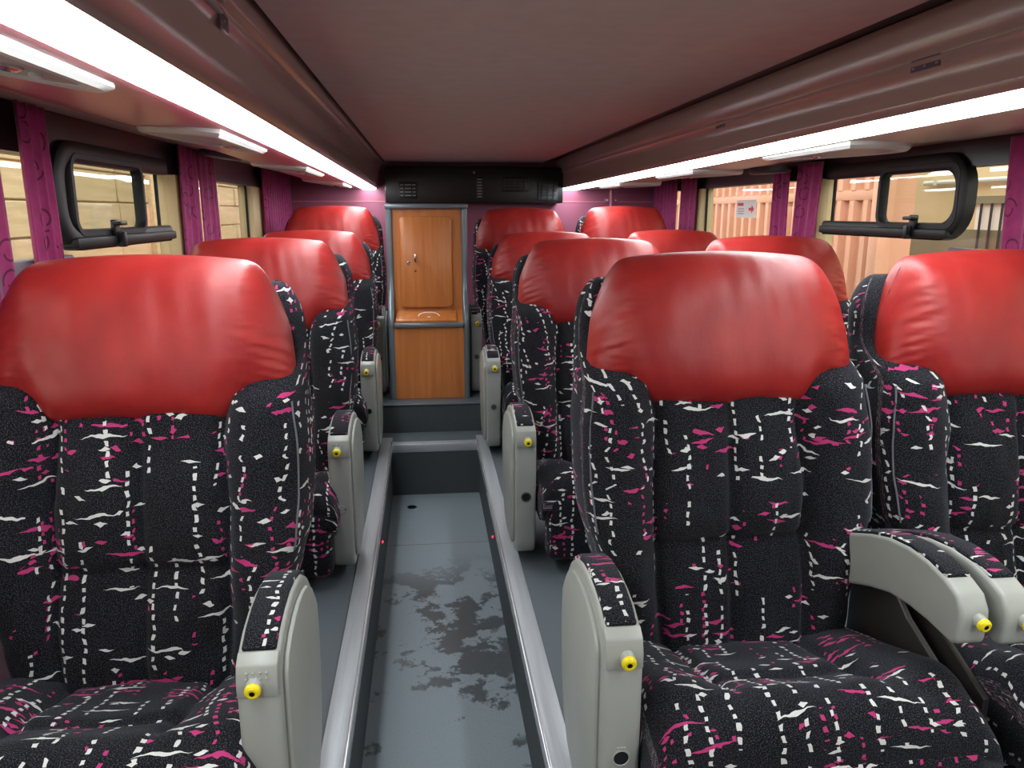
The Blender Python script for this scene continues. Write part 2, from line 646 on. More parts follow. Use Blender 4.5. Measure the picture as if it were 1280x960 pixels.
# side walls
GB, GT = 0.62, 1.255   # glass bottom and top


def side_wall(side):
    s = -1 if side == 'left' else 1
    X = XL if s < 0 else XR
    x0, x1 = (X - 0.07, X) if s < 0 else (X, X + 0.07)
    mb = MB().box(x0, x1, YF, YB, -0.1, GB)
    w = struct('wall_' + side, mb, M['lower'], smooth=False)
    mb = MB().box(x0, x1, YF, YB, GT, 1.52)
    h = struct('header_panel', mb, M['frit'], w, smooth=False, label='dark band above the glass')
    posts = [(YF, -0.9), (0.85, 0.97), (3.055 if s < 0 else 3.13, 3.125 if s < 0 else 3.22), (4.54 if s > 0 else 4.36, 4.67 if s > 0 else 4.60)]
    for (a, b) in posts:
        q = MB().box(x0 + 0.004, x1 + (0.012 if s < 0 else -0.004) if s < 0 else x1, a, b, GB, GT, 0.004)
        if s > 0:
            q = MB().box(x0 - 0.012, x1 - 0.004, a, b, GB, GT, 0.004)
        struct('pillar', q, M['beige'], w)
    # purple panel beyond the last window
    mb = MB().box(x0, x1, 5.30, YB, GB, GT)
    struct('end_panel', mb, M['backwall'], w, smooth=False)
    return w


def sx(X, s, d0, d1):
    """x range from d0 to d1 measured inwards from the wall's inner face"""
    a, b = X - s * d0, X - s * d1
    return (min(a, b), max(a, b))


def ring(mb, X, s, d0, d1, y0, y1, z0, z1, r, wd, bev=0.006):
    """rounded rectangular frame in the plane of a side wall"""
    xa, xb = sx(X, s, d0, d1)
    outer = rrect(y0, y1, z0, z1, r, 8)
    inner = rrect(y0 + wd, y1 - wd, z0 + wd, z1 - wd, max(0.005, r - wd), 8)
    n = len(outer)
    def ins(o, i, f):
        return [(p[0] + (q[0] - p[0]) * f, p[1] + (q[1] - p[1]) * f) for p, q in zip(o, i)]
    o1, i1 = ins(outer, inner, 0.18), ins(outer, inner, 0.82)
    face = xa if s > 0 else xb      # room side
    back = xb if s > 0 else xa
    f2 = face + s * bev
    seq = [(outer, back), (outer, f2), (o1, face), (i1, face), (inner, f2), (inner, back)]
    loops = [[(x, p[0], p[1]) for p in lp] for lp, x in seq]
    mb.loft(loops + [loops[0]], True, False)


def sweep(mb, X, s, d0, d1, path, wd, bev=0.006):
    # moulding swept along an open path in the plane of a side wall
    xa, xb = sx(X, s, d0, d1)
    face, back = (xa, xb) if s > 0 else (xb, xa)
    f2 = face + s * bev
    loops = []
    for i, p in enumerate(path):
        a, b = Vector(path[max(0, i - 1)]), Vector(path[min(len(path) - 1, i + 1)])
        d = (b - a).normalized()
        n = Vector((-d.y, d.x))
        def q(o, x):
            return (x, p[0] + n.x * o * wd, p[1] + n.y * o * wd)
        loops.append([q(-.5, back), q(-.5, f2), q(-.32, face), q(.32, face), q(.5, f2), q(.5, back)])
    mb.loft(loops, True, True)


def window_slider(name, side):
    s = -1 if side == 'left' else 1
    X = XL if s < 0 else XR
    mb = MB()
    xa, xb = sx(X, s, -0.03, -0.024)
    mb.box(xa, xb, 0.97, 3.055 if s < 0 else 3.13, GB, GT)
    w = struct(name, mb, M['glass'], smooth=False)
    w['label'] = 'side window with a small sliding sash, %s of the aisle' % side
    if s < 0:
        fy0, fy1, sy0, sy1, z0 = 2.085, 2.945, 2.165, 2.70, 1.024
    else:
        fy0, fy1, sy0, sy1, z0 = 2.225, 3.07, 2.25, 2.69, 1.036
    f = MB()
    rr, top, low = 0.085, 1.275, z0 + 0.022
    pth = [(fy1, top)] + [(fy0 + 0.027 + rr - rr * math.sin(k / 8 * PI / 2), top - rr + rr * math.cos(k / 8 * PI / 2)) for k in range(9)] \
        + [(fy0 + 0.027 + rr - rr * math.cos(k / 8 * PI / 2), low + rr - rr * math.sin(k / 8 * PI / 2)) for k in range(9)] + [(fy1, low)]
    sweep(f, X, s, -0.02, 0.02, pth, 0.054)
    sweep(f, X, s, -0.028, -0.018, [(fy1, top), (fy1, low)], 0.012, 0.003)
    struct('outer_frame', f, M['rubber'], w, label='thick black rubber frame with rounded corners')
    f = MB()
    ring(f, X, s, -0.01, 0.022, sy0, sy1, z0 + 0.028, 1.275, 0.05, 0.022)
    sash = struct('sliding_sash', f, M['rubber'], w)
    xa, xb = sx(X, s, 0.002, 0.006)
    g = MB().prism(rrect(sy0 + 0.015, sy1 - 0.015, z0 + 0.045, 1.262, 0.03), 'x', xa, xb)
    struct('pane', g, M['glass'], sash, smooth=False)
    xa, xb = sx(X, s, -0.01, 0.034)
    r_ = MB().box(xa, xb, fy0 + 0.05, fy1, z0 + 0.002, z0 + 0.030, 0.006)
    struct('bottom_rail', r_, M['rubber'], w)
    # latch
    yc = 0.5 * (sy0 + sy1) - (0.03 if s < 0 else 0.02)
    l_ = MB()
    xa, xb = sx(X, s, 0.02, 0.036)
    l_.box(xa, xb, yc - 0.016, yc + 0.016, z0 + 0.022, z0 + 0.075, 0.004)
    xa, xb = sx(X, s, 0.03, 0.056)
    l_.box(xa, xb, yc - 0.028, yc + 0.022, z0 + 0.058, z0 + 0.070, 0.004)
    l_.box(xa, xb, yc - 0.008, yc + 0.012, z0 - 0.004, z0 + 0.04, 0.004)
    struct('latch', l_, M['black'], w)
    # sill and rail of the neighbouring pane, nearer the camera
    xa, xb = sx(X, s, -0.01, 0.02)
    q = MB().box(xa, xb, 0.97, fy0 + 0.05, 0.93, 1.012, 0.006)
    struct('cross_rail', q, M['purplegrey'], w)
    return w


def window_fixed(name, side, y0, y1):
    s = -1 if side == 'left' else 1
    X = XL if s < 0 else XR
    xa, xb = sx(X, s, -0.03, -0.024)
    w = struct(name, MB().box(xa, xb, y0, y1, GB, GT), M['glass'], smooth=False)
    f = MB()
    ring(f, X, s, -0.028, -0.017, y0, y1, GB, GT + 0.01, 0.03, 0.010, 0.003)
    struct('gasket', f, M['rubber'], w)
    return w


side_wall('left')['label'] = 'side wall with dark header and beige pillars, single seats along it'
side_wall('right')['label'] = 'side wall with dark header and beige pillars, outer seats along it'
window_slider('window_1', 'left')
window_fixed('window_2', 'left', 3.125, 4.36)['label'] = 'fixed window showing tan planks outside'
window_fixed('window_3', 'left', 4.60, 5.30)
window_slider('window_4', 'right')
window_fixed('window_5', 'right', 3.22, 4.54)['label'] = 'fixed window with a white sticker, peach container outside'
window_fixed('window_6', 'right', 4.67, 5.30)
window_fixed('window_7', 'left', -0.9, 0.85)
window_fixed('window_8', 'right', -0.9, 0.85)

# ------------------------------------------------------------------ ceiling
mb = MB().box(-0.262, 0.800, YF, 5.34, 1.445, 1.47, 0.004)
struct('ceiling', mb, M['ceiling'], label='flat brown mauve fabric ceiling panel over the aisle')
mb = MB().box(XL - 0.1, XR + 0.1, YF, YB + 0.06, 1.475, 1.52)
struct('ceiling_void', mb, M['black'], label='black recess around the ceiling panel', smooth=False)  # black colour stands in for the shadow inside the recess


# overhead bins: a cross-section drawn at the near and far end
def zs(Y):
    return 1.307 - 0.0075 * (Y - 1.0)


def profile_loft(near, far, mi=0, mb=None):
    mb = mb or MB()
    loops = []
    for k in range(14):
        t = k / 13
        Y = YF + 0.002 + t * (YB - YF - 0.004)
        loops.append([(a[0] + (b[0] - a[0]) * t, Y, a[1] + (b[1] - a[1]) * t) for a, b in zip(near, far)])
    mb.loft(loops, True, True, mi)
    return mb


zn, zf = zs(YF), zs(YB)
# left bin
def left_front(z):
    return [(-0.275, 1.473), (-0.275, 1.424), (-0.279, 1.418), (-0.286, 1.416), (-0.290, 1.410), (-0.290, 1.404), (-0.294, 1.400),
            (-0.300, 1.385), (-0.305, 1.366), (-0.309, 1.348), (-0.313, z + 0.030), (-0.320, z + 0.014), (-0.328, z + 0.004), (-0.335, z + 0.002), (-0.335, z + 0.03),
            (-0.40, 1.42), (-0.40, 1.473)]
binl = empty('overhead_bin', (-0.4, 0, 1.4), 'glossy brown luggage bin front running above the single seats', 'luggage bin', 'overhead luggage bins')
o = link('bin_front', profile_loft(left_front(zn), left_front(zf)).mesh('bin_front', M['bin'], angle=50), binl, (0.4, 0, -1.4))
def left_under(z):
    return [(-0.428, z + 0.004), (-0.445, z + 0.001), (-0.50, z + 0.004), (-0.60, z + 0.014), (-0.70, z + 0.028), (-0.78, 1.347), (-0.80, 1.352), (-0.80, 1.41), (-0.428, 1.41)]
link('lower_panel', profile_loft(left_under(zn), left_under(zf)).mesh('lower_panel', M['binmauve'], angle=50), binl, (0.4, 0, -1.4))['label'] = 'mauve underside panel'
def left_edge(z):
    return [(-0.80, 1.349), (-0.84, 1.357), (-0.90, 1.364), (-0.926, 1.366), (-0.926, 1.41), (-0.80, 1.41)]
link('edge_panel', profile_loft(left_edge(zn), left_edge(zf)).mesh('edge_panel', M['binbeige'], angle=50), binl, (0.4, 0, -1.4))['label'] = 'beige strip beside the windows'
# right bin
def right_front(z):
    return [(0.905, 1.473), (0.905, 1.412), (0.909, 1.405), (0.916, 1.399), (0.916, 1.394), (0.911, 1.392), (0.911, 1.388), (0.917, 1.384), (0.923, 1.366), (0.925, 1.345),
            (0.924, z + 0.022), (0.926, z + 0.006), (0.930, z + 0.002), (0.935, z + 0.03), (1.00, 1.42), (1.00, 1.473)]
binr = empty('overhead_bin', (1.1, 0, 1.4), 'glossy brown luggage bin front running above the double seats', 'luggage bin', 'overhead luggage bins')
link('bin_front', profile_loft(right_front(zn), right_front(zf)).mesh('bin_front', M['bin'], angle=50), binr, (-1.1, 0, -1.4))
def right_under(z):
    return [(1.068, z + 0.004), (1.085, z + 0.001), (1.2, z + 0.003), (1.35, z + 0.010), (1.52, 1.328), (1.635, 1.333), (1.635, 1.41), (1.068, 1.41)]
link('lower_panel', profile_loft(right_under(zn), right_under(zf)).mesh('lower_panel', M['binbeige'], angle=50), binr, (-1.1, 0, -1.4))['label'] = 'beige underside panel'


def bin_label(parent, off, x, y, z, ln, face):
    q = MB()
    q.box(x, x + 0.0025, y - ln / 2, y + ln / 2, z - 0.011, z + 0.011, 0.001)
    mts = [M['purplelabel'], M['greyprint']]
    k = max(1, int(ln / 0.016))
    for i in range(k):
        yy = y - ln / 2 + (i + 0.5) * ln / k
        q.box(x + (-0.0006 if face < 0 else 0.0021), x + (0.0004 if face < 0 else 0.0031), yy - 0.004, yy + 0.003, z - 0.006 + 0.005 * (i % 2), z - 0.003 + 0.005 * (i % 2), mi=1)
    link('label_plate', q.mesh('label_plate', mts, smooth=False), parent, off)


bin_label(binr, (-1.1, 0, -1.4), 0.9155, 1.41, 1.386, 0.085, -1)
bin_label(binr, (-1.1, 0, -1.4), 0.9155, 2.42, 1.386, 0.07, -1)
bin_label(binl, (0.4, 0, -1.4), -0.2925, 1.27, 1.396, 0.05, 1)
mb = MB()
mb.tube([(-0.288, -1.0, 1.404), (-0.288, 1.24, 1.404)], 0.005, 8)
mb.tube([(-0.283, -1.0, 1.418), (-0.283, 1.24, 1.418)], 0.004, 8)
link('track', mb.mesh('track', M['midgrey']), binl, (0.4, 0, -1.4))['label'] = 'bright twin track along the bin edge'

# light strips
def strip(x0, x1, mat, label):
    loops = []
    for k in range(12):
        Y = -0.95 + k / 11 * (YB - 0.03 + 0.95)
        z = zs(Y)
        loops.append([(x0, Y, z + 0.002), (x0 + 0.012, Y, z - 0.004), (x1 - 0.012, Y, z - 0.004), (x1, Y, z + 0.002), (x1, Y, z + 0.02), (x0, Y, z + 0.02)])
    o = link('light_strip', MB().loft(loops).mesh('light_strip', mat, smooth=False))
    return tag(o, label, 'light', 'ceiling light strips')


strip(-0.428, -0.330, M['stripL'], 'broad white glowing light strip under the bin over the single seats')
strip(0.930, 1.068, M['stripR'], 'thin white glowing light strip under the bin over the double seats')


# reading-light and air units under the bins
def service_unit(name, s, y_tip, label):
    """lens shaped unit: tip at the far end, broad towards the camera"""
    if s < 0:
        xc, zc, tilt = -0.590, zs(y_tip) + 0.024, math.radians(7.5)
    else:
        xc, zc, tilt = 1.27, zs(y_tip) + 0.012, math.radians(-2)
    root = empty(name, (xc, y_tip - 0.28, zc), label, 'overhead panel', 'overhead reading light units')
    root.rotation_euler = (0, tilt, 0)
    key = s
    if key not in service_unit.cache:
        hw = 0.140 if s < 0 else 0.17
        L = 0.30
        out = []
        n = 20
        for i in range(n + 1):       # inner long side (towards the light strip): straight
            t = i / n
            y = -L + 2 * L * t
            out.append((hw * (0.98 if t < 0.93 else 0.98 - (t - 0.93) * 3.0), y))
        for i in range(n + 1):       # outer side: bowed
            t = i / n
            y = L - 2 * L * t
            out.append((hw - 2 * hw * math.sin(PI * min(1, max(0, 0.06 + 0.9 * t))) ** 0.8, y))
        if s > 0:
            out = [(-a, b) for a, b in out]
        def sc_(f, d=0):
            return [(a * f, b * f) for a, b in out]
        body = MB()
        body.loft([[(a, b, 0.012) for a, b in out], [(a, b, -0.010) for a, b in sc_(0.985)], [(a, b, -0.018) for a, b in sc_(0.93)],
                   [(a, b, -0.019) for a, b in sc_(0.84)], [(a, b, -0.012) for a, b in sc_(0.80)]], True, True)
        me_b = body.mesh('body', M['white'], angle=35)
        rec = MB().prism(sc_(0.80), 'z', -0.0145, -0.010)
        me_r = rec.mesh('recess_panel', M['unitgrey'], smooth=False)
        k = -s
        lamp = MB().lathe([(0.020, 0), (0.020, 0.006), (0.013, 0.009), (0.010, 0.006), (0.0, 0.006)], (k * 0.055, 0.10, -0.013), (0, 0, -1), 16)
        me_l = lamp.mesh('reading_lamp', M['chrome'])
        but = MB().lathe([(0.009, 0), (0.009, 0.006), (0.005, 0.008), (0.0, 0.008)], (k * 0.065, 0.155, -0.013), (0, 0, -1), 12)
        me_s = but.mesh('switch', M['white'])
        lip = MB().tube([(p[0] * 0.80, p[1] * 0.80, -0.013) for p in out], 0.004, 6, True)
        me_lip = lip.mesh('inner_lip', M['white'])
        service_unit.cache[key] = (me_b, me_r, me_l, me_s, me_lip)
    for nm, me in zip(('body', 'recess_panel', 'reading_lamp', 'switch', 'inner_lip'), service_unit.cache[key]):
        link(nm, me, root)
    return root


service_unit.cache = {}
for y, t in ((1.31, 'big white reading light unit overhead at the picture corner, nearest the single seats'),
             (2.45, 'white reading light unit overhead above the second single seat'),
             (3.75, 'white reading light unit overhead above the third single seat'),
             (5.12, 'last white reading light unit overhead towards the rear of the single seats')):
    service_unit('reading_light_unit', -1, y, t)
for y, t in ((2.56, 'pale reading light unit beside the strip, over the curtain pair by the sticker window'),
             (3.78, 'pale reading light unit over the beige pillar past the sticker window'),
             (5.02, 'last pale reading light unit beside the purple wall pipe'),
             (1.55, 'pale reading light unit over the nearest double seats')):
    if y > 2:
        service_unit('reading_light_unit', 1, y, t)


def speaker(x, y, tilt, label):
    root = empty('oval_speaker', (x, y, zs(y) + (0.056 if x < 0 else 0.012)), label, 'speaker', 'oval ceiling speakers')
    root.rotation_euler = (0, tilt, 0)
    if not speaker.c:
        def ov(a, b, z):
            return [(a * math.cos(2 * PI * k / 28), b * math.sin(2 * PI * k / 28), z) for k in range(28)]
        bz = MB().loft([ov(0.075, 0.14, 0.012), ov(0.075, 0.14, -0.008), ov(0.068, 0.132, -0.016), ov(0.055, 0.118, -0.012)])
        speaker.c.append(bz.mesh('bezel', M['darkgrey']))
        sl = []
        for i in range(7):
            q = -0.045 + i * 0.015
            h = 0.115 * math.sqrt(1 - (q / 0.06) ** 2)
            sl.append((q, h))
        speaker.c.append(MB().box(-0.004, 0.004, -1, 1, -0.0165, -0.011).mesh('slat', M['midgrey'], smooth=False))
        speaker.c.append(sl)
    link('bezel', speaker.c[0], root)
    for q, h in speaker.c[2]:
        o = link('slat', speaker.c[1], root, (q, 0, 0))
        o.scale = (1, h, 1)


speaker.c = []
speaker(-0.805, 3.30, math.radians(7), 'dark oval speaker under the bin above the second single seat')
speaker(1.51, 3.36, math.radians(-2), 'dark oval speaker under the bin above the sticker window curtain')

# ------------------------------------------------------------------ air box at the rear
av = empty('air_vent_box', (0.34, 5.33, 1.18), 'long black air vent box high on the plum wall above the cupboard', 'air vent')
O = (-0.34, -5.33, -1.18)
link('housing', MB().box(-0.262, 0.925, 5.27, YB, 1.178, 1.412, 0.008).mesh('housing', M['black']), av, O)
for gx, gw, gz0, gz1 in ((-0.112, 0.10, 1.215, 1.305), (0.36, 0.03, 1.21, 1.34), (0.60, 0.16, 1.26, 1.34), (0.82, 0.12, 1.205, 1.31)):
    g = MB().box(gx - gw / 2 - 0.008, gx + gw / 2 + 0.008, 5.262, 5.272, gz0 - 0.008, gz1 + 0.008, 0.003)
    gr = link('grille', g.mesh('grille', M['darkgrey'] if abs(gx) > 0.7 else M['black']), av, O)
    n = max(2, int((gz1 - gz0) / 0.018))
    slm = MB().box(-gw / 2, gw / 2, -0.004, 0.004, -0.004, 0.004).mesh('slat', M['midgrey'] if gx < 0.5 else M['darkgrey'], smooth=False)  # paler grey on left and centre slats paints light showing from behind
    for i in range(n):
        link('slat', slm, gr, (gx, 5.260, gz0 + (i + 0.5) * (gz1 - gz0) / n))
    if gw > 0.08:
        dv = MB().box(-0.004, 0.004, -0.005, 0.005, gz0, gz1).mesh('divider', M['black'], smooth=False)
        for i in range(int(gw / 0.035)):
            link('divider', dv, gr, (gx - gw / 2 + (i + 0.5) * gw / int(gw / 0.035), 5.257, 0))
link('screw', MB().lathe([(0.008, 0), (0.008, 0.004), (0.0, 0.005)], (0.325, 5.27, 1.375), (0, -1, 0), 10).mesh('screw', M['midgrey']), av, O)

pp = empty('wall_pipe', (1.281, 5.36, 0.15), 'thin vertical plum pipe on the rear wall behind the last double seats', 'pipe')
link('tube', MB().tube([(0, 0, 0.0), (0, 0, 1.12)], 0.013, 10).mesh('tube', M['backwall']), pp)
br = MB()
br.box(-0.042, 0.042, 0.0, 0.03, 1.035, 1.06, 0.003)
link('bracket', br.mesh('bracket', M['backwall']), pp)
for q in (-0.03, 0.03):
    link('screw', MB().lathe([(0.005, 0), (0.005, 0.003), (0.0, 0.004)], (q, 0.0, 1.05), (0, -1, 0), 8).mesh('screw', M['white']), pp)

# ------------------------------------------------------------------ cupboard at the end of the aisle
cb = empty('cupboard', (0.004, 4.01, 0.145), 'tall narrow orange wood cupboard with grey edging standing on the step', 'cupboard')
O = (-0.004, -3.95, -0.145)
prof = [(3.96, 0.146), (3.96, 0.540), (3.965, 0.552), (4.075, 0.606), (4.075, 1.135), (4.30, 1.135), (4.30, 0.146)]
link('carcass', MB().prism(prof, 'x', -0.178, 0.186, 0.002).mesh('carcass', M['wood'], smooth=False), cb, O)
path = [(3.952, 0.146), (3.952, 0.50), (3.952, 0.545), (3.962, 0.595), (3.995, 0.645), (4.03, 0.685), (4.05, 0.73), (4.055, 0.80), (4.055, 1.140)]
for x0, x1 in ((-0.208, -0.176), (0.184, 0.216)):
    loops = []
    for i, (y, z) in enumerate(path):
        c = 0.010
        y1 = 4.29
        loops.append([(x0, y1, z), (x0, y + c, z), (x0 + 0.004, y + 0.003, z), (x0 + c, y, z), (x1 - c, y, z), (x1 - 0.004, y + 0.003, z), (x1, y + c, z), (x1, y1, z)])
    link('side_frame', MB().loft(loops).mesh('side_frame', M['extrusion'], angle=35), cb, O)
link('top_bar', MB().box(-0.212, 0.220, 4.045, 4.30, 1.136, 1.162, 0.008).mesh('top_bar', M['extrusion']), cb, O)
link('front_bar', MB().box(-0.178, 0.186, 3.940, 3.964, 0.530, 0.556, 0.009).mesh('front_bar', M['extrusion']), cb, O)
door = link('door', MB().prism(rrect(-0.140, 0.134, 0.622, 1.100, 0.030), 'y', 4.056, 4.076, 0.006).mesh('door', M['wood'], angle=30), cb, O)
hd = MB()
hd.box(-0.066, -0.056, 4.034, 4.044, 0.862, 0.906, 0.004)
hd.box(-0.064, -0.058, 4.04, 4.058, 0.866, 0.874, 0.001)
hd.box(-0.064, -0.058, 4.04, 4.058, 0.894, 0.902, 0.001)
link('handle', hd.mesh('handle', M['chrome']), door)['label'] = 'small chrome handle'
link('keyhole', MB().lathe([(0.009, 0), (0.009, 0.003), (0.004, 0.004), (0.0, 0.002)], (-0.096, 4.056, 0.858), (0, -1, 0), 12).mesh('keyhole', M['chrome']), door)
link('screw', MB().lathe([(0.006, 0), (0.006, 0.002), (0.0, 0.003)], (-0.06, 4.056, 0.816), (0, -1, 0), 10).mesh('screw', plain('bronze', srgb(120, 64, 22), 0.4, 0.5)), door)
tray = link('tray_board', MB().prism([(3.968, 0.552), (4.050, 0.593), (4.047, 0.606), (3.965, 0.566)], 'x', -0.168, 0.150, 0.003).mesh('tray_board', M['wood']), cb, O)
arc = MB()
arc.tube([(0.004 + 0.055 * math.cos(t), 4.0 + 0.034 * math.sin(t), 0.583 + 0.017 * math.sin(t)) for t in [PI * k / 12 for k in range(13)] if not (PI * 0.42 < t < PI * 0.52)], 0.0028, 6)
arc.box(-0.004, 0.012, 3.988, 3.998, 0.574, 0.584)
link('arc_mark', arc.mesh('arc_mark', M['paper']), tray)['label'] = 'white arc marking'


# ------------------------------------------------------------------ seats
def y0(z):
    return 0.335 + (z - 0.2) * 0.235


def interp(pts, x):
    for (a, fa), (b, fb) in zip(pts, pts[1:]):
        if x <= b:
            t = max(0, min(1, (x - a) / (b - a)))
            t = t * t * (3 - 2 * t) * 0.5 + t * 0.5
            return fa + (fb - fa) * t
    return pts[-1][1]


HW = [(0.12, 0.225), (0.30, 0.258), (0.42, 0.292), (0.49, 0.311), (0.57, 0.317), (0.67, 0.318), (0.76, 0.308), (0.86, 0.300), (1.0, 0.285)]
SEAM = [(0.12, 0.15), (0.35, 0.165), (0.55, 0.165), (0.68, 0.155), (0.80, 0.175), (1.0, 0.175)]


def front_offset(x, z, seed):
    w = interp(HW, z)
    xs = interp(SEAM, z)
    ax = abs(x)
    k = 1 - smooth(0.70, 0.80, z)
    Bh = 0.047 * smooth(0.20, 0.42, z) * (1 - 0.8 * smooth(0.73, 0.85, z)) + 0.01
    d = 0.0
    if ax < xs:
        q = (ax - xs / 2) / (xs / 2)
        d += 0.020 * (1 - 0.8 * smooth(0.60, 0.70, z)) * (1 - q * q) * (0.45 + 0.55 * smooth(0.43, 0.50, z))
        d -= 0.014 * gauss(z - 0.435, 0.012) * k
        d -= 0.010 * (1 - smooth(0.40, 0.45, z))
        # soft quilted bellies above the lumbar seam
        d += 0.012 * math.sin(min(1, max(0, (z - 0.435) / 0.30)) * PI) ** 0.7 * k if z > 0.435 else 0
        d += 0.010 * math.sin(min(1, max(0, (z - 0.15) / 0.285)) * PI) if z <= 0.435 else 0
    else:
        t = (ax - xs) / (w - xs)
        d += Bh * max(0.0, 4 * t * (1.06 - t)) / 1.12
    d -= 0.012 * gauss(ax, 0.010) * k
    d -= 0.015 * gauss(ax - xs, 0.011) * k
    d -= 0.085 * smooth(0.755, 0.84, z)
    d += 0.010 * k * mnoise.noise(Vector((x * 9, z * 9, seed)))
    d += 0.0045 * k * mnoise.noise(Vector((x * 30, z * 22, seed + 4)))
    return d


def backrest_mesh(seed):
    loops, uvs = [], []
    NZ, NX = 76, 96
    zl = [0.12 + (0.975 - 0.12) * i / (NZ - 1) for i in range(NZ)]
    zl = zl[:-1] + [0.968, 0.972, 0.975]
    # rounded top and bottom
    ends = []
    for j, z in enumerate(zl):
        w = interp(HW, z)
        top = max(0.0, (z - 0.885) / 0.09)
        bot = max(0.0, (0.17 - z) / 0.05)
        sh = 1 - math.sqrt(max(0, 1 - min(1, max(top, bot)) ** 2)) if max(top, bot) > 0 else 0
        w -= 0.045 * (sh if z > 0.5 else 0)
        th = 0.145 + 0.02 * smooth(0.7, 0.9, z)
        yb = y0(z) + th - 0.03 * sh
        lp, up = [], []
        acc = 0.0
        prev = None
        def addp(x, y):
            nonlocal acc, prev
            if prev is not None:
                acc += math.hypot(x - prev[0], y - prev[1])
            prev = (x, y)
            lp.append((x, y, z))
            up.append(acc)
        for i in range(NX):
            x = -w + 2 * w * i / (NX - 1)
            e = 1 - abs(x) / w
            rnd = 0.018 * (1 - math.sqrt(max(0, 1 - (1 - min(1, e / 0.06)) ** 2))) if e < 0.06 else 0
            addp(x, y0(z) - front_offset(x, z, seed) + rnd + 0.055 * sh)
        mid0 = up[NX // 2]
        xe = w
        yf = lp[-1][1]
        for i in range(1, 8):
            t = i / 8
            addp(w + 0.006 * math.sin(PI * t), yf + (yb - yf) * t)
        for i in range(9):
            addp(w - 2 * w * i / 8, yb + 0.012 * math.sin(PI * i / 8))
        for i in range(1, 8):
            t = i / 8
            addp(-w - 0.006 * math.sin(PI * t), yb + (yf - yb) * t)
        loops.append(lp)
        uvs += [(a - mid0, z * 1.03) for a in up]
    mb = MB()
    mb.loft(loops, True, True, 0, uvs)
    return mb.mesh('backrest', M['fabric'], angle=180)


def headrest_mesh(seed):
    """leather cover wrapped round the top of the backrest"""
    NA, NB = 110, 80
    zt = 1.036
    def outline(a, b):
        # a in -1..1 across, b in 0..1 from the lower edge to the top
        lo = 0.708 + 0.050 * smooth(0.58, 0.80, abs(a)) + 0.006 * mnoise.noise(Vector((a * 3, seed, 0)))
        top = zt - 0.022 * a * a - 0.125 * max(0, (abs(a) - 0.70) / 0.30) ** 2.8
        z = lo + (top - lo) * b
        hw = 0.297 - 0.026 * smooth(0.78, 1.03, z)
        return a * hw, z
    front, back, uv = [], [], []
    for j in range(NB + 1):
        b = j / NB
        for i in range(NA + 1):
            a = -1 + 2 * i / NA
            x, z = outline(a, b)
            ea = 1 - abs(a) ** 5.0
            eb = (1 - (2 * b - 1) ** 6) if b > 0.5 else (1 - (1 - 2 * b) ** 5)
            h = (max(0, ea) ** 0.5) * (max(0, eb) ** 0.5)
            big = 0.040 * h + 0.048 * h * (1 - 0.25 * a * a) * math.sin(PI * (0.14 + 0.68 * b)) ** 0.8
            # creases running in from the stitched sides
            side = smooth(0.55, 0.95, abs(a)) * (1 - smooth(0.97, 1.0, abs(a)))
            wr = mnoise.noise(Vector((a * 1.2 + 9 * (a > 0), z * 55 + a * a * 4, seed * 3.1)))
            wr2 = mnoise.noise(Vector((a * 4, z * 110, seed * 5.7)))
            big += side * (0.0042 * wr + 0.0018 * wr2)
            # slack folds down the front and pulls at the lower corners
            f1 = mnoise.noise(Vector((a * 7 + 0.9 * b, b * 1.3, seed * 1.7)))
            big += 0.0026 * f1 * h * smooth(0.15, 0.4, b)
            pull = gauss(abs(a) - 0.66, 0.10) * (1 - smooth(0.0, 0.42, b))
            big -= 0.016 * pull
            big += 0.0035 * pull * mnoise.noise(Vector((a * 26, b * 9, seed)))
            big += 0.007 * mnoise.noise(Vector((a * 2.1, b * 2.1, seed + 7)))  * h
            yc = y0(z) + 0.052
            front.append((x, yc - big - 0.012 * h, z))
            back.append((x, yc + 0.078 * h, z))
    n = NA + 1
    mb = MB()
    fs = []
    off = len(front)
    for j in range(NB):
        for i in range(NA):
            q = (j * n + i, j * n + i + 1, (j + 1) * n + i + 1, (j + 1) * n + i)
            fs.append(q)
            fs.append(tuple(off + k for k in reversed(q)))
    mb.add(front + back, fs)
    me = mb.mesh('headrest_cover', M['leather'], angle=180, recalc=False)
    bm = bmesh.new()
    bm.from_mesh(me)
    bmesh.ops.remove_doubles(bm, verts=bm.verts, dist=0.0004)
    bmesh.ops.recalc_face_normals(bm, faces=bm.faces)
    for f in bm.faces:
        f.smooth = True
    bm.to_mesh(me)
    bm.free()
    return me


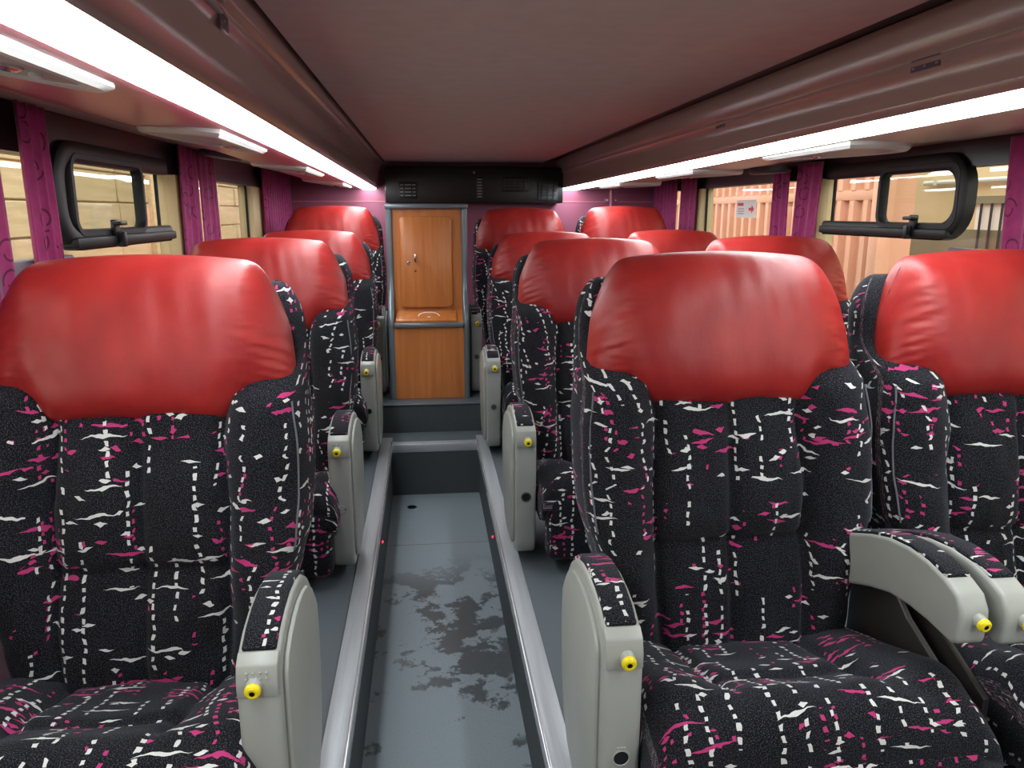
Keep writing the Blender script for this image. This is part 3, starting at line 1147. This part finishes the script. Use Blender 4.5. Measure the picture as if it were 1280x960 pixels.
def cushion_mesh(seed):
    HWc = 0.288
    ys = [-0.072, -0.071, -0.068, -0.062, -0.052, -0.040] + [-0.03 + 0.013 * i for i in range(36)] + [0.445]
    loops, uvs = [], []
    NX = 70
    acc_v = 0
    pz = None
    for y in ys:
        f = min(1.0, (y + 0.072) / 0.055)
        rn = math.sqrt(max(0, 1 - (1 - f) ** 2))
        base = 0.325 - 0.33 * max(0, y - 0.02)
        zt_ = 0.245 + (base - 0.245) * rn if y < 0 else base
        zb = 0.20 - 0.03 * rn if y < 0.02 else 0.15
        acc_v += math.hypot(0.013, zt_ - pz) if pz is not None else 0
        pz = zt_
        lp, up = [], []
        acc, prev = 0, None
        def addp(x, z):
            nonlocal acc, prev
            if prev is not None:
                acc += math.hypot(x - prev[0], z - prev[1])
            prev = (x, z)
            lp.append((x, y, z))
            up.append(acc)
        for i in range(NX):
            x = -HWc + 2 * HWc * i / (NX - 1)
            ax = abs(x)
            d = 0.026 * smooth(0.13, 0.22, ax) * smooth(0.0, 0.10, y + 0.03)
            d -= 0.05 * (1 - math.sqrt(max(0, 1 - smooth(0.80, 1.0, ax / HWc) ** 2)))
            d -= 0.016 * gauss(ax - 0.135, 0.012) * smooth(-0.02, 0.08, y)
            d -= 0.013 * gauss(y - 0.115 - 0.15 * ax, 0.016) * (1 - smooth(0.12, 0.17, ax))
            d += 0.014 * gauss(y - 0.02, 0.06) * (1 - smooth(0.13, 0.2, ax))
            d += 0.010 * mnoise.noise(Vector((x * 8, y * 8, seed))) * rn
            addp(x, zt_ + d * rn)
        mid = up[NX // 2]
        zl = lp[-1][2]
        for i in range(1, 5):
            t = i / 5
            addp(HWc + 0.008 * math.sin(PI * t), zl + (zb - zl) * t)
        for i in range(5):
            addp(HWc - 2 * HWc * i / 4, zb)
        for i in range(1, 5):
            t = i / 5
            addp(-HWc - 0.008 * math.sin(PI * t), zb + (zl - zb) * t)
        loops.append(lp)
        uvs += [(a - mid + 3.1, acc_v) for a in up]
    mb = MB()
    mb.loft(loops, True, True, 0, uvs)
    return mb.mesh('seat_cushion', M['fabric'], angle=180)


def arm_arc(off=0.0):
    base = [(0.0, 0.425), (0.006, 0.446), (0.025, 0.464), (0.060, 0.480), (0.105, 0.490), (0.155, 0.494), (0.205, 0.490), (0.255, 0.477), (0.300, 0.450), (0.332, 0.415)]
    if not off:
        return base
    res = []
    for i, p in enumerate(base):
        a = base[max(0, i - 1)]
        b = base[min(len(base) - 1, i + 1)]
        d = Vector((b[0] - a[0], b[1] - a[1])).normalized()
        res.append((p[0] - d.y * off, p[1] + d.x * off))
    return res


def aisle_arm(s, c):
    """s = +1: armrest on the seat's +x side"""
    a, b = sorted((s * (c - 0.033), s * (c + 0.033)))
    pr = [(0.012, 0.058), (0.0, 0.095), (0.0, 0.30)] + arm_arc() + [(0.350, 0.39), (0.356, 0.33), (0.352, 0.25), (0.338, 0.17), (0.308, 0.10), (0.262, 0.055), (0.20, 0.033), (0.06, 0.033), (0.030, 0.040)]
    body = MB().prism(pr, 'x', a, b, 0.010, 3)
    # moulded bulge on the aisle face
    bx0, bx1 = (b - 0.002, b + 0.010) if s > 0 else (a - 0.010, a + 0.002)
    cy, cz = 0.185, 0.285
    inner = [(cy + (p[0] - cy) * 0.88, cz + (p[1] - cz) * 0.90) for p in pr]
    body.prism(inner, 'x', bx0, bx1, 0.008, 2)
    me_body = body.mesh('aisle_armrest', M['plastic'], angle=42)
    # button block
    blk = [(-0.004, 0.402), (-0.004, 0.428), (0.003, 0.453), (0.022, 0.466), (0.030, 0.460), (0.02, 0.402)]
    me_blk = MB().prism(blk, 'x', a + 0.002, b - 0.002, 0.003).mesh('button_block', M['plastic'], angle=42)
    arc_o, arc_i = arm_arc(0.007)[2:], arm_arc(-0.006)[2:]
    pad = MB().prism(arc_o + list(reversed(arc_i)), 'x', a + 0.007, b - 0.007, 0.004, 2)
    me_pad = pad.mesh('arm_pad', M['fabric'], angle=45, box_uv=True)
    bxc = (a + b) / 2 - s * 0.004
    bt = MB()
    bt.lathe([(0.0135, -0.01), (0.0125, 0.010), (0.0110, 0.013), (0.0118, 0.0132), (0.0125, 0.016), (0.0118, 0.021), (0.0085, 0.0235), (0.0045, 0.0230), (0.0038, 0.019), (0.0, 0.019)],
             (bxc, 0.002, 0.424), (0, -1, -0.18), 20, mis=[0, 0, 0, 1, 1, 1, 1, 2, 2])
    me_bt = bt.mesh('recline_button', [M['plastic'], M['yellow'], M['black']], angle=35)
    dt = MB()
    for i in range(4):
        for j in range(2):
            dt.lathe([(0.0026, -0.001), (0.0018, 0.0014), (0.0, 0.0020)], (a + 0.018 + i * 0.010, -0.0038 + j * 0.0022, 0.434 + j * 0.008), (0, -1, 0.2), 6)
    me_dt = dt.mesh('raised_dots', M['plastic'])
    sock = {}
    for kind, m0, m1 in (('hole', 'plastic', 'black'), ('dial', 'darkgrey', 'black'), ('cover', 'midgrey', 'plastic'), ('grey', 'midgrey', 'darkgrey')):
        q = MB()
        if kind == 'hole':
            pf = [(0.017, -0.001), (0.017, 0.002), (0.0135, 0.003), (0.0125, 0.0015), (0.0, 0.0015)]
        elif kind == 'cover':
            pf = [(0.0170, -0.001), (0.0165, 0.0012), (0.0150, 0.0012), (0.0150, 0.0004), (0.0142, 0.0022), (0.0, 0.0022)]
        else:
            pf = [(0.016, -0.001), (0.016, 0.003), (0.012, 0.004), (0.011, 0.002), (0.0065, 0.002), (0.006, 0.005), (0.0, 0.005)]
        q.lathe(pf, (bxc + s * 0.004, 0.0, 0.238), (0, -1, 0), 20, mis=[0] * 3 + [1] * (len(pf) - 4))
        if kind == 'cover':
            for e in (-1, 1):
                q.box(bxc + s * 0.004 + e * 0.012 - 0.002, bxc + s * 0.004 + e * 0.012 + 0.002, -0.003, -0.001, 0.236, 0.240, mi=2)
        if kind == 'hole':
            q.box(bxc + s * 0.004 - 0.008, bxc + s * 0.004 + 0.008, -0.0025, 0.0, 0.254, 0.2585, 0.001)
        sock[kind] = q.mesh('headphone_socket', [M[m0], M[m1], M['black']], angle=35)
    return me_body, me_blk, me_pad, me_bt, me_dt, sock


def middle_arm(s, c):
    a, b = sorted((s * (c - 0.027), s * (c + 0.027)))
    top = [(-0.006, 0.450), (-0.004, 0.470), (0.012, 0.494), (0.045, 0.507), (0.095, 0.516), (0.15, 0.517), (0.21, 0.509), (0.27, 0.491), (0.34, 0.463), (0.40, 0.440)]
    bot = [(0.40, 0.330), (0.33, 0.352), (0.26, 0.380), (0.19, 0.402), (0.13, 0.408), (0.08, 0.408), (0.035, 0.404), (0.012, 0.402), (-0.002, 0.410)]
    me_body = MB().prism(top + bot, 'x', a, b, 0.009, 3).mesh('middle_armrest', M['plastic'], angle=42)
    o = [(p[0], p[1] + 0.006) for p in top[3:]]
    i_ = [(p[0], p[1] - 0.006) for p in top[3:]]
    pad = MB().prism(o + list(reversed(i_)), 'x', a + 0.005, b - 0.005, 0.004, 2)
    me_pad = pad.mesh('arm_pad', M['fabric'], angle=45, box_uv=True)
    bt = MB()
    bt.lathe([(0.0125, -0.012), (0.0118, 0.012), (0.0105, 0.014), (0.0112, 0.0145), (0.0118, 0.017), (0.0110, 0.022), (0.0080, 0.0245), (0.0042, 0.0240), (0.0036, 0.020), (0.0, 0.020)],
             ((a + b) / 2 + 0.006, 0.0, 0.455), (0.05, -1, -0.22), 20, mis=[0, 0, 0, 1, 1, 1, 1, 2, 2])
    me_bt = bt.mesh('recline_button', [M['plastic'], M['yellow'], M['black']], angle=35)
    return me_body, me_pad, me_bt


def leg_rest_mesh():
    mb = MB().box(-0.275, 0.275, -0.078, 0.02, 0.045, 0.262, 0.03, 4)
    return mb.mesh('leg_rest', M['fabric'], angle=180, box_uv=True)


def base_mesh(z0):
    mb = MB()
    mb.box(-0.20, 0.20, 0.05, 0.40, 0.12, 0.165, 0.006)
    for x in (-0.17, 0.17):
        mb.box(x - 0.02, x + 0.02, 0.07, 0.38, z0, 0.13, 0.004)
    return mb.mesh('seat_base', M['metaldark'])


def piping_mesh(s):
    pts = []
    for k in range(26):
        z = 0.47 + (0.755 - 0.47) * k / 25
        w = interp(HW, z) - 0.010
        pts.append((s * w, y0(z) - front_offset(w, z, 1) + 0.000, z))
    return MB().tube(pts, 0.0022, 6).mesh('piping', M['piping'])


BACKS = [backrest_mesh(k * 11.3 + 1) for k in range(2)]
HEADS = [headrest_mesh(k * 3.7 + 1) for k in range(4)]
CUSH = [cushion_mesh(k * 5.1 + 1) for k in range(2)]
AISLE = {1: aisle_arm(1, 0.300), -1: aisle_arm(-1, 0.335)}
MID = {1: middle_arm(1, 0.262), -1: middle_arm(-1, 0.322)}
BRACKET = {s: MB().prism([(0.06, 0.05), (0.06, 0.26), (0.22, 0.33), (0.34, 0.42), (0.42, 0.42), (0.42, 0.05)], 'x',
                         *sorted((s * 0.298, s * 0.312)), 0.003).mesh('arm_bracket', M['bracket']) for s in (1, -1)}
LEG = leg_rest_mesh()
BASE = {False: base_mesh(0.0), True: base_mesh(0.029)}
PIPE = {1: piping_mesh(1), -1: piping_mesh(-1)}


def seat(x, y, z, kind, label, v, recline=0.0, socket='hole', dots=False, zscale=1.0):
    root = empty('coach_seat', (x, y, z), label, 'seat', 'reclining coach seats')
    if z > 0.05:
        root.scale = (0.93, 1, 1)
    hinge = Vector((0, y0(0.2) + 0.06, 0.2))
    ca, sa = math.cos(-recline), math.sin(-recline)
    R = Matrix.Rotation(-recline, 3, 'X')
    loc = hinge - R @ hinge
    bk = link('backrest', BACKS[v % 2], root, loc, (-recline, 0, 0))
    for s in (1, -1):
        link('piping', PIPE[s], bk)
    h = link('headrest_cover', HEADS[v % 4], root, loc, (-recline, 0, 0))
    h['label'] = 'red leather headrest cover'
    link('seat_cushion', CUSH[v % 2], root)
    link('leg_rest', LEG, root)
    link('seat_base', BASE[z > 0.05], root)
    if kind in ('single', 'inner'):
        s = 1 if kind == 'single' else -1
        body, blk, pad, bt, dt, sock = AISLE[s]
        arm = link('aisle_armrest', body, root)
        arm['label'] = 'grey plastic armrest with yellow button'
        link('button_block', blk, arm)
        link('arm_pad', pad, arm)
        link('recline_button', bt, arm)['label'] = 'yellow recline button'
        if dots:
            link('raised_dots', dt, arm)
        link('headphone_socket', sock[socket], arm)
    if kind in ('inner', 'outer'):
        s = 1 if kind == 'inner' else -1
        body, pad, bt = MID[s]
        arm = link('middle_armrest', body, root)
        link('arm_pad', pad, arm)
        link('recline_button', bt, arm)['label'] = 'yellow recline button'
        link('arm_bracket', BRACKET[s], root)
    return root


D = math.radians
desc = 'seat with red leather headrest over black fabric flecked pink and white'
rows = [(1.08, 0.0), (2.27, 0.0), (3.43, 0.0), (4.22, 0.095)]
# single seats on the left of the aisle
seat(-0.570, 1.07, 0.0, 'single', 'big single red topped coach seat nearest the camera, left of the aisle', 0, D(0), 'cover', True)
seat(-0.576, 2.24, 0.0, 'single', 'second single red topped seat, its grey armrest showing a round white cover', 1, D(1), 'cover', True)
seat(-0.576, 3.42, 0.0, 'single', 'third single red topped seat, its armrest with a black socket hole', 2, D(1), 'hole')
seat(-0.540, 4.09, 0.117, 'single', 'last single red topped seat by the plum wall, left of the cupboard', 3, D(-1), 'hole')
# double seats on the right: aisle side
seat(0.635, 1.08, 0.0, 'inner', 'big red topped aisle seat nearest the camera, right of the sunken aisle', 1, D(0), 'hole')
seat(0.630, 2.28, 0.0, 'inner', 'second red topped aisle seat on the double side, armrest with black dial', 2, D(3), 'dial')
seat(0.628, 3.44, 0.0, 'inner', 'third red topped aisle seat on the double side, armrest with grey round cover', 3, D(4), 'grey')
seat(0.568, 4.09, 0.117, 'inner', 'last red topped aisle seat, right of the orange cupboard', 0, D(2), 'grey')
# double seats on the right: window side
seat(1.293, 1.07, 0.0, 'outer', 'red topped window seat at the picture edge beside the sliding window', 2, D(-0.5))
seat(1.305, 2.27, 0.0, 'outer', 'second red topped window seat, behind the nearest aisle seat', 3, D(1))
seat(1.300, 3.43, 0.0, 'outer', 'third red topped window seat, below the sticker on the glass', 0, D(2))
seat(1.192, 4.10, 0.117, 'outer', 'last red topped window seat in front of the thin wall pipe', 1, D(-1))


# ------------------------------------------------------------------ red marker lights in the aisle sides
def led(x, y, z, d, label):
    root = empty('marker_light', (x, y, z), label, 'light', 'red aisle marker lights')
    link('housing', MB().lathe([(0.010, 0), (0.010, 0.002), (0.006, 0.004), (0.0, 0.004)], (0, 0, 0), (d, 0, 0), 14).mesh('housing', M['darkgrey']), root)
    link('lens', MB().lathe([(0.0045, 0.003), (0.0045, 0.006), (0.002, 0.008), (0.0, 0.008)], (0, 0, 0), (d, 0, 0), 12).mesh('lens', M['led']), root)


led(-0.194, 2.70, -0.079, 1, 'tiny glowing red light on the aisle side below the single seats')
led(0.234, 2.766, -0.108, -1, 'tiny glowing red light on the aisle side below the double seats')


# ------------------------------------------------------------------ curtains
def curtain(s, y_a, y_b, label, zt=None, zb=0.60, gather=0.0, phase=0.0, amp=0.011, lean=0.0, n_fold=None):
    X = XL if s < 0 else XR
    zt = zt or (1.362 if s < 0 else 1.322)
    L = y_b - y_a
    nf = n_fold or max(3, int(L / 0.075))
    NX, NZ = nf * 10, 26
    front, uvs = [], []
    xin = X - s * 0.026
    for j in range(NZ + 1):
        t = j / NZ
        z = zb + (zt - zb) * t
        wq = 1 - gather * (1 - t) * 0.8
        for i in range(NX + 1):
            q = i / NX
            yy = y_a + L * (0.5 + (q - 0.5) * wq) + lean * (1 - t)
            a = amp * (0.75 + 0.25 * math.sin(q * 9 + phase)) * (0.8 + 0.3 * (1 - t))
            ph = 2 * PI * nf * q + phase + 0.5 * math.sin(3 * t + q * 7)
            x = xin - s * a * math.sin(ph)
            yy += 0.006 * math.cos(ph * 1.0)
            front.append((x, yy, z))
            uvs.append((L * q * 1.5, z))
    n = NX + 1
    fs = [(j * n + i, j * n + i + 1, (j + 1) * n + i + 1, (j + 1) * n + i) for j in range(NZ) for i in range(NX)]
    mb = MB()
    mb.add(front, fs, 0, uvs)
    me = mb.mesh('curtain', M['curtain'], angle=180)
    o = link('curtain', me)
    md = o.modifiers.new('thickness', 'SOLIDIFY')
    md.thickness = 0.003
    tag(o, label, 'curtain', 'plum window curtains')
    return o


curtain(-1, 1.45, 1.80, 'plum curtain at the picture edge beside the nearest single seat', phase=0.4)
curtain(-1, 1.90, 2.035, 'swirl patterned plum curtain hanging just before the sliding window', phase=1.3, lean=0.02)
curtain(-1, 3.06, 3.28, 'plum curtain hanging just past the sliding window, over the beige pillar', phase=2.0)
curtain(-1, 3.295, 3.56, 'plum curtain beside the tan plank window, second of its pair', phase=0.2)
curtain(-1, 4.52, 5.45, 'wide plum curtain against the rear wall, above the last single seats', phase=0.9)
curtain(1, 4.93, 5.45, 'dark plum curtain in the rear corner beside the wall pipe', phase=0.3)
curtain(1, 4.56, 4.85, 'narrow dark plum curtain beside the beige pillar of the sticker window', phase=1.9, lean=0.06)
curtain(1, 3.36, 3.53, 'slim dark plum curtain right beside the white sticker', phase=0.5)
curtain(1, 3.06, 3.29, 'dark plum curtain flaring at its top beside the sliding window frame', phase=1.1, gather=0.35, lean=0.06)
curtain(1, 1.66, 2.05, 'broad dark plum curtain behind the window seat at the picture edge', phase=2.2, lean=-0.03)

# sticker on the glass
st = empty('window_sticker', (1.645, 3.945, 1.136), 'white sticker with red print on the window before the peach container', 'sticker')
q = MB().box(0.012, 0.0135, -0.125, 0.125, -0.045, 0.045)
link('sheet', q.mesh('sheet', M['paper'], smooth=False), st)
pm = MB()
pm.box(0.0110, 0.0122, 0.03, 0.105, 0.016, 0.030, mi=0)
for i in range(3):
    pm.box(0.0110, 0.0122, 0.02, 0.10, -0.002 - i * 0.012, 0.002 - i * 0.012, mi=1)
# red arrow
pm.add([(0.0112, -0.04, 0.006), (0.0112, -0.04, -0.010), (0.0112, -0.075, -0.010), (0.0112, -0.075, -0.024), (0.0112, -0.108, -0.002), (0.0112, -0.075, 0.020), (0.0112, -0.075, 0.006)],
       [(0, 1, 2, 6), (3, 4, 5), (2, 3, 5, 6)], 0)
link('print', pm.mesh('print', [M['redprint'], M['greyprint']], smooth=False), st)

# ------------------------------------------------------------------ outside the windows
mb = MB().box(-14, 14, -6, 24, -1.1, -1.0)
struct('ground', mb, M['concrete'], smooth=False, label='concrete yard')
pw = empty('plank_wall', (-2.3, 7.5, -1.0), 'tan wooden plank wall outside the windows of the single seats', 'wall')
O = (2.3, -7.5, 1.0)
link('backing', MB().box(-2.40, -2.32, 0.5, 13.5, -1.0, 2.1).mesh('backing', M['stucco'], smooth=False), pw, O)
pm_ = MB().box(-0.02, 0.02, -0.595, 0.595, -0.102, 0.102, 0.006, 1).mesh('plank', M['plank'])
for i in range(8):
    for j in range(9):
        o = link('plank', pm_, pw)
        o.location = (-2.31 + 0.0 + random.uniform(-0.008, 0.008) + 2.3, 4.4 + i * 1.21 - 7.5, 0.22 + j * 0.215 + 1.0)
for y in (5.2, 6.85, 8.9, 10.4):
    link('post', MB().box(-2.30, -2.255, y, y + 0.09, -1.0, 2.1, 0.004).mesh('post', M['plank']), pw, O)

ct = empty('cargo_container', (3.1, 8.0, -1.0), 'peach ribbed container outside the windows of the double seats', 'container')
O = (-3.1, -8.0, 1.0)
link('side_panel', MB().box(3.06, 3.30, 5.02, 14.0, -0.9, 2.6).mesh('side_panel', M['container'], smooth=False), ct, O)
rb = MB().prism([(3.06, -0.05), (3.015, -0.028), (3.015, 0.028), (3.06, 0.05)], 'z', 0, 1).mesh('rib', M['container'], smooth=False)
for i in range(50):
    y = 5.14 + i * 0.175
    for (z0, z1) in ((-0.8, 0.42), (0.50, 1.20), (1.27, 2.5)):
        o = link('rib', rb, ct)
        o.location = (0 - 3.1, y - 8.0, z0 + 1.0)
        o.scale = (1, 1, z1 - z0)
for z in (0.46, 1.235):
    link('band', MB().box(3.02, 3.07, 5.02, 14.0, z - 0.035, z + 0.035, 0.006).mesh('band', M['container']), ct, O)
link('corner_post', MB().box(3.0, 3.10, 4.93, 5.04, -0.9, 2.6, 0.008).mesh('corner_post', M['container']), ct, O)
for y in (5.30, 5.95):
    link('marker_plate', MB().box(3.003, 3.012, y - 0.05, y + 0.05, 1.36, 1.40).mesh('marker_plate', M['paper'], smooth=False), ct, O)

mb = MB().box(5.4, 5.5, -2.0, 14.0, 0.95, 3.2)
wo = struct('wall_yard', mb, M['stucco'], smooth=False, label='cream yard wall beyond the container')
mb = MB().box(5.38, 5.5, -2.0, 14.0, -1.0, 0.95)
struct('dado', mb, M['stuccodark'], wo, smooth=False)
pc = empty('conduit', (5.35, 6.6, 1.42), 'white horizontal pipe on the cream yard wall outside', 'pipe')
link('pipe', MB().tube([(0, -1.6, 0), (0, 1.4, 0)], 0.025, 8).mesh('pipe', M['white']), pc)
for y in (-1.2, 0.1, 1.2):
    link('clip', MB().box(-0.03, 0.05, y - 0.02, y + 0.02, -0.03, 0.03).mesh('clip', M['white'], smooth=False), pc)
bw = struct('window_9', MB().box(5.385, 5.40, 5.9, 7.2, 0.75, 1.20), M['paper'], smooth=False, label='bright barred window in the yard wall')
brm = MB().tube([(5.36, 0, 0.75), (5.36, 0, 1.20)], 0.012, 6).mesh('bar', M['metaldark'])
for i in range(9):
    link('bar', brm, bw, (0, 5.98 + i * 0.14, 0))
link('lintel', MB().box(5.35, 5.42, 5.85, 7.25, 1.20, 1.27).mesh('lintel', M['stuccodark'], smooth=False), bw)
